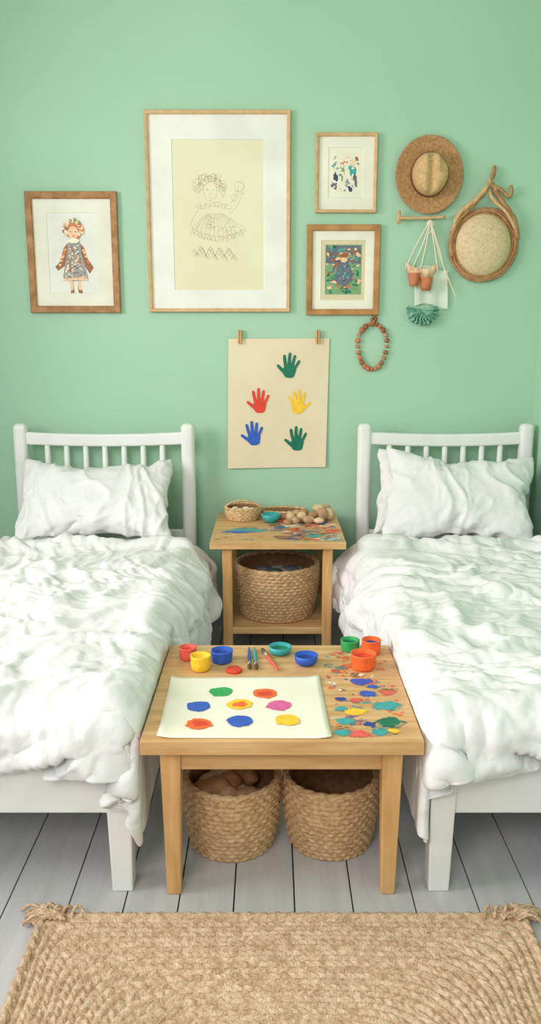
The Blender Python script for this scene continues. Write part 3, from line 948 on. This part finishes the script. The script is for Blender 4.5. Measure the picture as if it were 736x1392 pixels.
for i in range(16):
    a.blob(cx + random.uniform(-9, 10) * k, cz - random.uniform(-6, 17) * k, 1.5 * k, 1.5 * k, random.choice(['navy', 'grey', 'teal']), 0.4, 8)
a.build('storybook_print', e)

# ------------------------------------------------------------------ handprint poster
e = empty('handprint_poster', (0.03, YB, 1.07))
cs = [(-0.200, 0.772), (0.258, 0.778), (0.268, 1.368), (-0.192, 1.366)]
V, F = [], []
nx, ny = 24, 30
def lift_(u, v):
    return 0.006 + 0.012 * (1 - v) ** 2 * abs(2 * u - 1) ** 2 + 0.004 * math.sin(u * 5) * (1 - v)
for j in range(ny + 1):
    for i in range(nx + 1):
        u, v = i / nx, j / ny
        x, z = lerp2(u, v)
        V.append((x, YB - lift_(u, v), z))
for j in range(ny):
    for i in range(nx):
        q = j * (nx + 1) + i
        F.append((q, q + 1, q + nx + 2, q + nx + 1))
mesh_obj('poster_paper', V, F, 'poster', e, True)
def poster_y(x, z):
    return YB - lift_((x + 0.196) / 0.46, (z - 0.775) / 0.59)
def handprint(name, x, z, s, c, rot=0.0, thumb=-1):
    a = Flat('w', poster_y(x, z) - 0.0026, 0.00001)
    def T(px, pz):
        px *= thumb * -1
        cr, sr = math.cos(rot), math.sin(rot)
        return (x + s * (px * cr - pz * sr), z + s * (px * sr + pz * cr))
    palm = [(-0.24, -0.02, 0), (-0.27, -0.22, 0), (-0.17, -0.42, 0), (0.02, -0.46, 0), (0.2, -0.40, 0), (0.26, -0.2, 0), (0.27, -0.02, 0), (0.14, 0.09, 0), (-0.04, 0.12, 0)]
    a.poly([T(p.x, p.y) for p in spath(palm, 5, True)], c)
    for (p, q, r, r1, r2) in (((-0.17, 0.0), (-0.235, 0.24), (-0.27, 0.43), 0.072, 0.058),
                              ((-0.04, 0.05), (-0.05, 0.31), (-0.045, 0.54), 0.074, 0.058),
                              ((0.09, 0.03), (0.135, 0.27), (0.165, 0.46), 0.070, 0.055),
                              ((0.20, -0.06), (0.30, 0.13), (0.37, 0.27), 0.062, 0.050),
                              ((-0.19, -0.26), (-0.36, -0.12), (-0.50, 0.0), 0.080, 0.058)):
        a.capsule(T(*p), T(*q), r1 * s, (r1 + r2) / 2 * s, c)
        a.capsule(T(*q), T(*r), (r1 + r2) / 2 * 1.03 * s, r2 * s, c)
    a.build(name, e)
handprint('handprint_green', 0.088, 1.240, 0.108, 'dgreen', -0.1)
handprint('handprint_red', -0.050, 1.080, 0.108, 'red', 0.0)
handprint('handprint_yellow', 0.126, 1.075, 0.106, 'yellow', 0.0, 1)
handprint('handprint_blue', -0.078, 0.930, 0.108, 'blue', 0.08)
handprint('handprint_dark_green', 0.124, 0.905, 0.108, 'dgreen', 0.0)
for i, x in enumerate((-0.140, 0.214)):
    multibox('clothespin_%d' % (i + 1), [(x - 0.009, x - 0.001, YB - 0.022, YB + 0.001, 1.345, 1.405), (x + 0.001, x + 0.009, YB - 0.024, YB + 0.001, 1.345, 1.405), (x - 0.011, x + 0.011, YB - 0.018, YB - 0.008, 1.372, 1.377)], 'woodz', e, 0.002)

# ------------------------------------------------------------------ straw fedora on wall
def wall_lathe(name, prof, cx, cz, m, parent, sx=1.0, sz=1.0, seg=96, dent=None):
    V, F = [], []
    for (r, d) in prof:
        for i in range(seg):
            t = 2 * math.pi * i / seg
            x, z = r * math.cos(t) * sx, r * math.sin(t) * sz
            dd = d + (dent(x, z, r, d) if dent else 0)
            V.append((cx + x, YB - dd, cz + z))
    for j in range(len(prof) - 1):
        for i in range(seg):
            q = (i + 1) % seg
            F.append((j * seg + i, j * seg + q, (j + 1) * seg + q, (j + 1) * seg + i))
    return mesh_obj(name, V, F, m, parent, True)
e = empty('straw_fedora_hat', (0.69, YB, 2.066))
hx, hz = 0.690, 2.064
brim = [(0.070, 0.018)]
for i in range(1, 17):
    t = i / 16
    r = 0.070 + 0.076 * t
    brim.append((r, 0.016 + 0.012 * t * t + 0.0009 * math.sin(t * 50)))
brim += [(0.1475, 0.026), (0.145, 0.022), (0.070, 0.006)]
wall_lathe('brim', brim, hx, hz, 'hatb', e, 1.0, 1.10)
def dent(x, z, r, d):
    if d < 0.05:
        return 0
    t = min(1, max(0, (d - 0.05) / 0.03))
    return -t * (0.022 * math.exp(-(x / 0.016) ** 2) + 0.02 * math.exp(-((abs(x) - 0.05) / 0.016) ** 2) * (1 if z > 0 else 0.3))
crown = [(0.080, 0.016), (0.079, 0.04), (0.076, 0.065), (0.072, 0.085), (0.066, 0.098), (0.055, 0.105), (0.042, 0.108), (0.028, 0.108), (0.014, 0.108), (0.001, 0.108)]
wall_lathe('crown', crown, hx, hz + 0.0, 'hatl', e, 0.98, 1.12, 96, dent)
wall_lathe('hat_band', [(0.082, 0.017), (0.0825, 0.018), (0.0815, 0.042), (0.079, 0.043)], hx, hz, 'band', e, 0.98, 1.12)

# ------------------------------------------------------------------ straw hat in bent twig hanger
e = empty('woven_hat_with_twig_hanger', (0.94, YB, 1.78))
hx, hz = 0.940, 1.772
dome = [(0.001, 0.075)]
for i in range(1, 22):
    t = i / 21
    dome.append((0.122 * math.sin(t * math.pi / 2) ** 0.9 if t < 1 else 0.122, 0.02 + 0.055 * math.cos(t * math.pi / 2) + 0.0012 * (i % 2)))
dome.append((0.122, 0.004))
wall_lathe('straw_dome', dome, hx, hz, 'hatn', e, 1.0, 1.08)
rings = []
for kk, (r, d) in enumerate(((0.128, 0.022), (0.138, 0.026), (0.147, 0.022))):
    rings.append([Vector((hx + (r + 0.003 * math.sin(5 * t + kk)) * math.cos(t), YB - d, hz + (r + 0.003 * math.cos(4 * t + kk)) * 1.04 * math.sin(t))) for t in [2 * math.pi * i / 120 for i in range(120)]])
sweep('twig_ring', rings, 0.0065, 'twig', e, 8, True, (3, 40, 0.2))
def wp(px, pz, d=0.03):
    return (px, YB - d, pz)
sweep('hanger_twig_1', spath([wp(0.975, 2.10, .012), wp(0.962, 2.05), wp(0.925, 1.98), wp(0.872, 1.925, .035), wp(0.815, 1.86, .035), wp(0.795, 1.79), wp(0.802, 1.72)], 8), 0.009, 'twig', e, 8, False, (2, 20, 0.2))
sweep('hanger_twig_2', spath([wp(0.968, 2.06, .02), wp(0.938, 2.01, .04), wp(0.90, 1.965, .04), wp(0.850, 1.925, .04), wp(0.815, 1.885, .04), wp(0.803, 1.83, .03)], 8), 0.010, 'hatl', e, 8, False, (2, 20, 0.2))
sweep('hanger_twig_3', spath([wp(0.965, 2.03, .02), wp(0.985, 1.99), wp(1.02, 1.94, .035), wp(1.065, 1.88, .035), wp(1.088, 1.80)], 8), 0.011, 'twig', e, 8, False, (2, 20, 0.2))
sweep('hanger_twig_4', spath([wp(0.955, 2.02, .03), wp(1.0, 2.005), wp(1.035, 1.975), wp(1.05, 1.99), wp(1.045, 2.02)], 8), 0.008, 'twig', e, 8)
sweep('hanger_twig_5', spath([wp(0.95, 2.0, .03), wp(0.975, 1.955, .04), wp(1.03, 1.905, .045), wp(1.075, 1.84, .035)], 8), 0.008, 'hatl', e, 8)

# ------------------------------------------------------------------ peg and hanging pouch
e = empty('wooden_wall_peg', (0.66, YB, 1.89))
sweep('peg_bar', spath([(0.565, YB - 0.03, 1.884), (0.62, YB - 0.032, 1.884), (0.70, YB - 0.032, 1.886), (0.765, YB - 0.03, 1.890)], 4), 0.0065, 'fr_light', e, 10)
sweep('peg_stem_1', [Vector((0.562, YB - 0.03, 1.862)), Vector((0.562, YB - 0.03, 1.915))], 0.008, 'fr_light', e, 10)
sweep('peg_mount', [Vector((0.69, YB - 0.03, 1.885)), Vector((0.69, YB, 1.885))], 0.009, 'fr_light', e, 10)
sweep('peg_mount_2', [Vector((0.58, YB - 0.03, 1.885)), Vector((0.58, YB, 1.885))], 0.009, 'fr_light', e, 10)

e = empty('hanging_craft_pouch', (0.69, YB, 1.70))
top = (0.700, YB - 0.034, 1.876)
ends = [(0.598, 1.665), (0.625, 1.66), (0.665, 1.66), (0.745, 1.66), (0.790, 1.60), (0.832, 1.545)]
cords = []
for i, (x, z) in enumerate(ends):
    xm, zm = (top[0] * 0.5 + x * 0.5) + random.uniform(-.012, .012), (top[2] + z) / 2
    cords.append(spath([top, (xm, YB - 0.03, zm), (x, YB - 0.022, z)], 8))
cords.append(spath([top, (0.688, YB - 0.03, 1.86), (0.70, YB - 0.03, 1.82), (0.715, YB - 0.03, 1.86), top], 5))
sweep('cords', cords, 0.0028, 'cord', e, 6)
# sagging pouch body built as a hanging swag
V, F = [], []
nu, nv = 26, 12
for j in range(nv + 1):
    v = j / nv
    for i in range(nu + 1):
        u = i / nu
        sag = 0.055 * math.sin(math.pi * u)
        x = 0.598 + 0.150 * u + 0.012 * (0.5 - u) * v
        z = 1.70 - 0.03 * math.sin(math.pi * u) - (0.03 + sag) * v
        d = 0.018 + 0.032 * math.sin(math.pi * u) * math.sin(math.pi * (0.15 + 0.85 * v)) + 0.004 * math.sin(u * 22) * (1 - v)
        V.append((x, YB - d, z))
for j in range(nv):
    for i in range(nu):
        q = j * (nu + 1) + i
        F.append((q, q + 1, q + nu + 2, q + nu + 1))
mesh_obj('peach_pouch', V, F, mat('peach_cloth', (222, 176, 138), (236, 202, 168), rough=0.9, scale=40, bump=0.3), e, True)
for i, (x, z, r) in enumerate(((0.636, 1.625, 0.028), (0.690, 1.606, 0.029))):
    lathe('terracotta_cup_%d' % (i + 1), [(0.001, 0), (r * 0.65, 0), (r * 0.8, 0.02), (r, 0.05), (r * 1.05, 0.056), (r * 0.9, 0.056), (r * 0.7, 0.02), (0.001, 0.015)], (x, YB - 0.045, z - 0.03), ['terra'], e, 24)
V, F = [], []
for j in range(9):
    for i in range(13):
        u, v = i / 12, j / 8
        V.append((0.64 + 0.15 * u + 0.008 * v, YB - 0.010 - 0.005 * math.sin(u * 14), 1.675 - 0.165 * v + 0.012 * math.sin(u * 5)))
for j in range(8):
    for i in range(12):
        q = j * 13 + i
        F.append((q, q + 1, q + 14, q + 13))
mesh_obj('gauze_pouch', V, F, 'net', e, True)
# crocheted teal ruffle
V, F = [], []
fx, fz = 0.682, 1.480
nr, na = 10, 120
for j in range(nr + 1):
    q_ = j / nr
    for i in range(na + 1):
        u = i / na
        t = math.radians(-196 + 212 * u)
        r = (0.006 + 0.066 * q_) * (1 + 0.10 * noise.noise(Vector((u * 9, q_ * 3, 4))))
        d = 0.024 + 0.013 * q_ * math.sin(i * 0.62 + 2 * noise.noise(Vector((u * 6, 0, 0)))) + 0.016 * math.sin(q_ * 3)
        V.append((fx + r * math.cos(t) + 0.004 * math.sin(q_ * 9), YB - d, fz + r * 0.95 * math.sin(t) + 0.012))
for j in range(nr):
    for i in range(na):
        q = j * (na + 1) + i
        F.append((q, q + 1, q + na + 2, q + na + 1))
mesh_obj('teal_ruffle', V, F, mat('teal_fabric', (84, 150, 132), (160, 206, 184), rough=0.9, scale=70, bump=0.6, bscale=160), e, True)

# ------------------------------------------------------------------ bead necklace
e = empty('bead_necklace', (0.46, YB, 1.34))
its = []
nb = 24
for i in range(nb):
    t = 2 * math.pi * i / nb + math.pi / 2
    r = random.uniform(0.0095, 0.0135)
    its.append(((0.462 + 0.066 * math.cos(t) * (1 + 0.05 * math.sin(3 * t)), YB - r, 1.332 + 0.102 * math.sin(t)), (r, r, r * random.uniform(.85, 1.1)), random.randint(0, 4)))
for (dx, dz) in ((-0.006, 0.118), (0.01, 0.122), (0.002, 0.134)):
    its.append(((0.466 + dx, YB - 0.009, 1.332 + dz), (0.009, 0.009, 0.009), 1))
spheres('beads', its, ['terra', 'brown', 'stone', 'terra', 'hatb'], e, 14)
ringp = [Vector((0.462 + 0.066 * math.cos(t), YB - 0.011, 1.332 + 0.102 * math.sin(t))) for t in [2 * math.pi * i / 60 for i in range(60)]]
sweep('string', ringp, 0.002, 'cord', e, 6, True)
sweep('nail', [Vector((0.466, YB - 0.02, 1.445)), Vector((0.466, YB + 0.002, 1.445))], 0.003, 'metal', e, 8)

# ------------------------------------------------------------------ braided jute rug
RX0, RX1, RY0, RY1 = -0.553, 0.612, 0.90, 1.785
dx = 0.0027
nx, ny = int((RX1 - RX0) / dx), int((RY1 - RY0) / dx)
X = np.linspace(RX0, RX1, nx + 1)
Y = np.linspace(RY0, RY1, ny + 1)
gx, gy = np.meshgrid(X, Y)
cxr, cyr = (RX0 + RX1) / 2, (RY0 + RY1) / 2
ux, uy = gx - cxr, gy - cyr
wx = 0.004 * np.sin(ux * 9 + 1) + 0.003 * np.sin(uy * 23)
ex = (RX1 - RX0) / 2 - np.abs(ux)
ey = (RY1 - RY0) / 2 - np.abs(uy)
K = 0.16
hh = np.clip(K - np.abs(ex - ey), 0, None) / K
rawmin = np.minimum(ex, ey)
d = np.where(rawmin > 0.0, rawmin - hh * hh * K * 0.25 * np.clip(rawmin / 0.12, 0, 1), rawmin)
d = d + wx * np.clip(rawmin / 0.05, 0, 1)
w = 0.0165
row = np.floor(d / w)
f = d / w - row
s = np.where(ey < ex, gx, gy)
prof = np.sqrt(np.clip(1 - (2 * f - 1) ** 2, 0, 1))
sgn = np.where(np.mod(row, 2) == 0, 1.0, -1.0)
ph = s / 0.021 + sgn * (f - 0.5) * 1.1 + row * 0.37
z = 0.006 + 0.010 * prof * (0.55 + 0.45 * np.abs(np.sin(math.pi * ph)))
z += 0.0012 * np.sin(gx * 31 + gy * 17) * np.sin(gy * 43)
z = np.where(rawmin <= 1e-6, 0.001, z)
V = np.stack([gx.ravel(), gy.ravel(), z.ravel()], 1)
idx = np.arange((nx + 1) * (ny + 1)).reshape(ny + 1, nx + 1)
F = np.stack([idx[:-1, :-1].ravel(), idx[:-1, 1:].ravel(), idx[1:, 1:].ravel(), idx[1:, :-1].ravel()], 1)
re_ = empty('braided_jute_rug', (cxr, cyr, 0))
mesh_obj('rug_body', V.tolist(), F.tolist(), 'jute', re_, True)
border = [Vector((x, y, 0.010)) for (x, y) in
          [(RX0 + t * (RX1 - RX0), RY1) for t in np.linspace(0, 1, 220)] + [(RX1, RY1 - t * (RY1 - RY0)) for t in np.linspace(0.01, 1, 170)]]
border2 = [Vector((RX0, RY0 + t * (RY1 - RY0), 0.010)) for t in np.linspace(0, 1, 170)]
sweep('rug_edge', [border, border2], 0.0105, 'jute', re_, 12, False, (3, 28, 0.22))
tas = []
for (cx0, sg) in ((RX0, -1), (RX1, 1)):
    for i in range(26):
        a0 = (cx0 - sg * random.uniform(0.0, 0.06), RY1 + random.uniform(-0.02, 0.012), 0.018)
        L = random.uniform(0.03, 0.08)
        an = random.uniform(-0.5, 0.6)
        tas.append(spath([a0, (a0[0] + sg * L * 0.5, a0[1] + L * 0.3 * an + 0.006, 0.028 + random.uniform(-.006, .006)), (a0[0] + sg * L, a0[1] + L * an * 0.7, 0.006 + random.random() * .006)], 8))
    for i in range(4):
        x = cx0 - sg * (0.012 + i * 0.024)
        tas.append(spath([(x - 0.012, RY1 - 0.012, 0.016), (x - 0.004, RY1 + 0.006, 0.034), (x + 0.01, RY1 + 0.010, 0.026), (x + 0.012, RY1 - 0.008, 0.014)], 8))
sweep('tassels', tas, 0.0042, 'jute', re_, 6, False, (2, 60, 0.25))

# ------------------------------------------------------------------ light
w_ = bpy.data.worlds.new('soft_daylight')
S.world = w_
w_.use_nodes = True
bg = w_.node_tree.nodes['Background']
bg.inputs['Color'].default_value = (1.0, 0.965, 0.975, 1)
bg.inputs['Strength'].default_value = 0.56
def area(name, loc, target, sx, sy, e, c=(1, 1, 1)):
    l = bpy.data.lights.new(name, 'AREA')
    l.shape = 'RECTANGLE'
    l.size, l.size_y = sx, sy
    l.energy = e
    l.color = c
    ob = bpy.data.objects.new(name, l)
    ob.location = loc
    ob.rotation_euler = (Vector(target) - Vector(loc)).to_track_quat('-Z', 'Y').to_euler()
    COL.objects.link(ob)
area('added_left_area', (XL - 1.2, 1.7, 2.0), (0.3, 2.7, 0.9), 2.0, 1.6, 135, (1, 0.96, 0.94))  # area lamp added outside the left wall, shines in through the added opening
area('added_camera_fill', (-0.9, -0.9, 2.4), (0.1, 3.0, 1.0), 1.4, 1.0, 48, (1, 0.96, 0.94))  # unseen area lamp added behind the camera to brighten the room

# ------------------------------------------------------------------ camera
cam = bpy.data.cameras.new('camera')
cam.sensor_fit = 'VERTICAL'
cam.sensor_height = 24.0
cam.lens = 1142 * 24.0 / 1392
cam.clip_start = 0.02
co = bpy.data.objects.new('camera', cam)
co.location = (0, 0, 1.4)
co.rotation_euler = (math.radians(90 - 12.15), 0, 0)
COL.objects.link(co)
S.camera = co
print('total time', time.time() - T0)
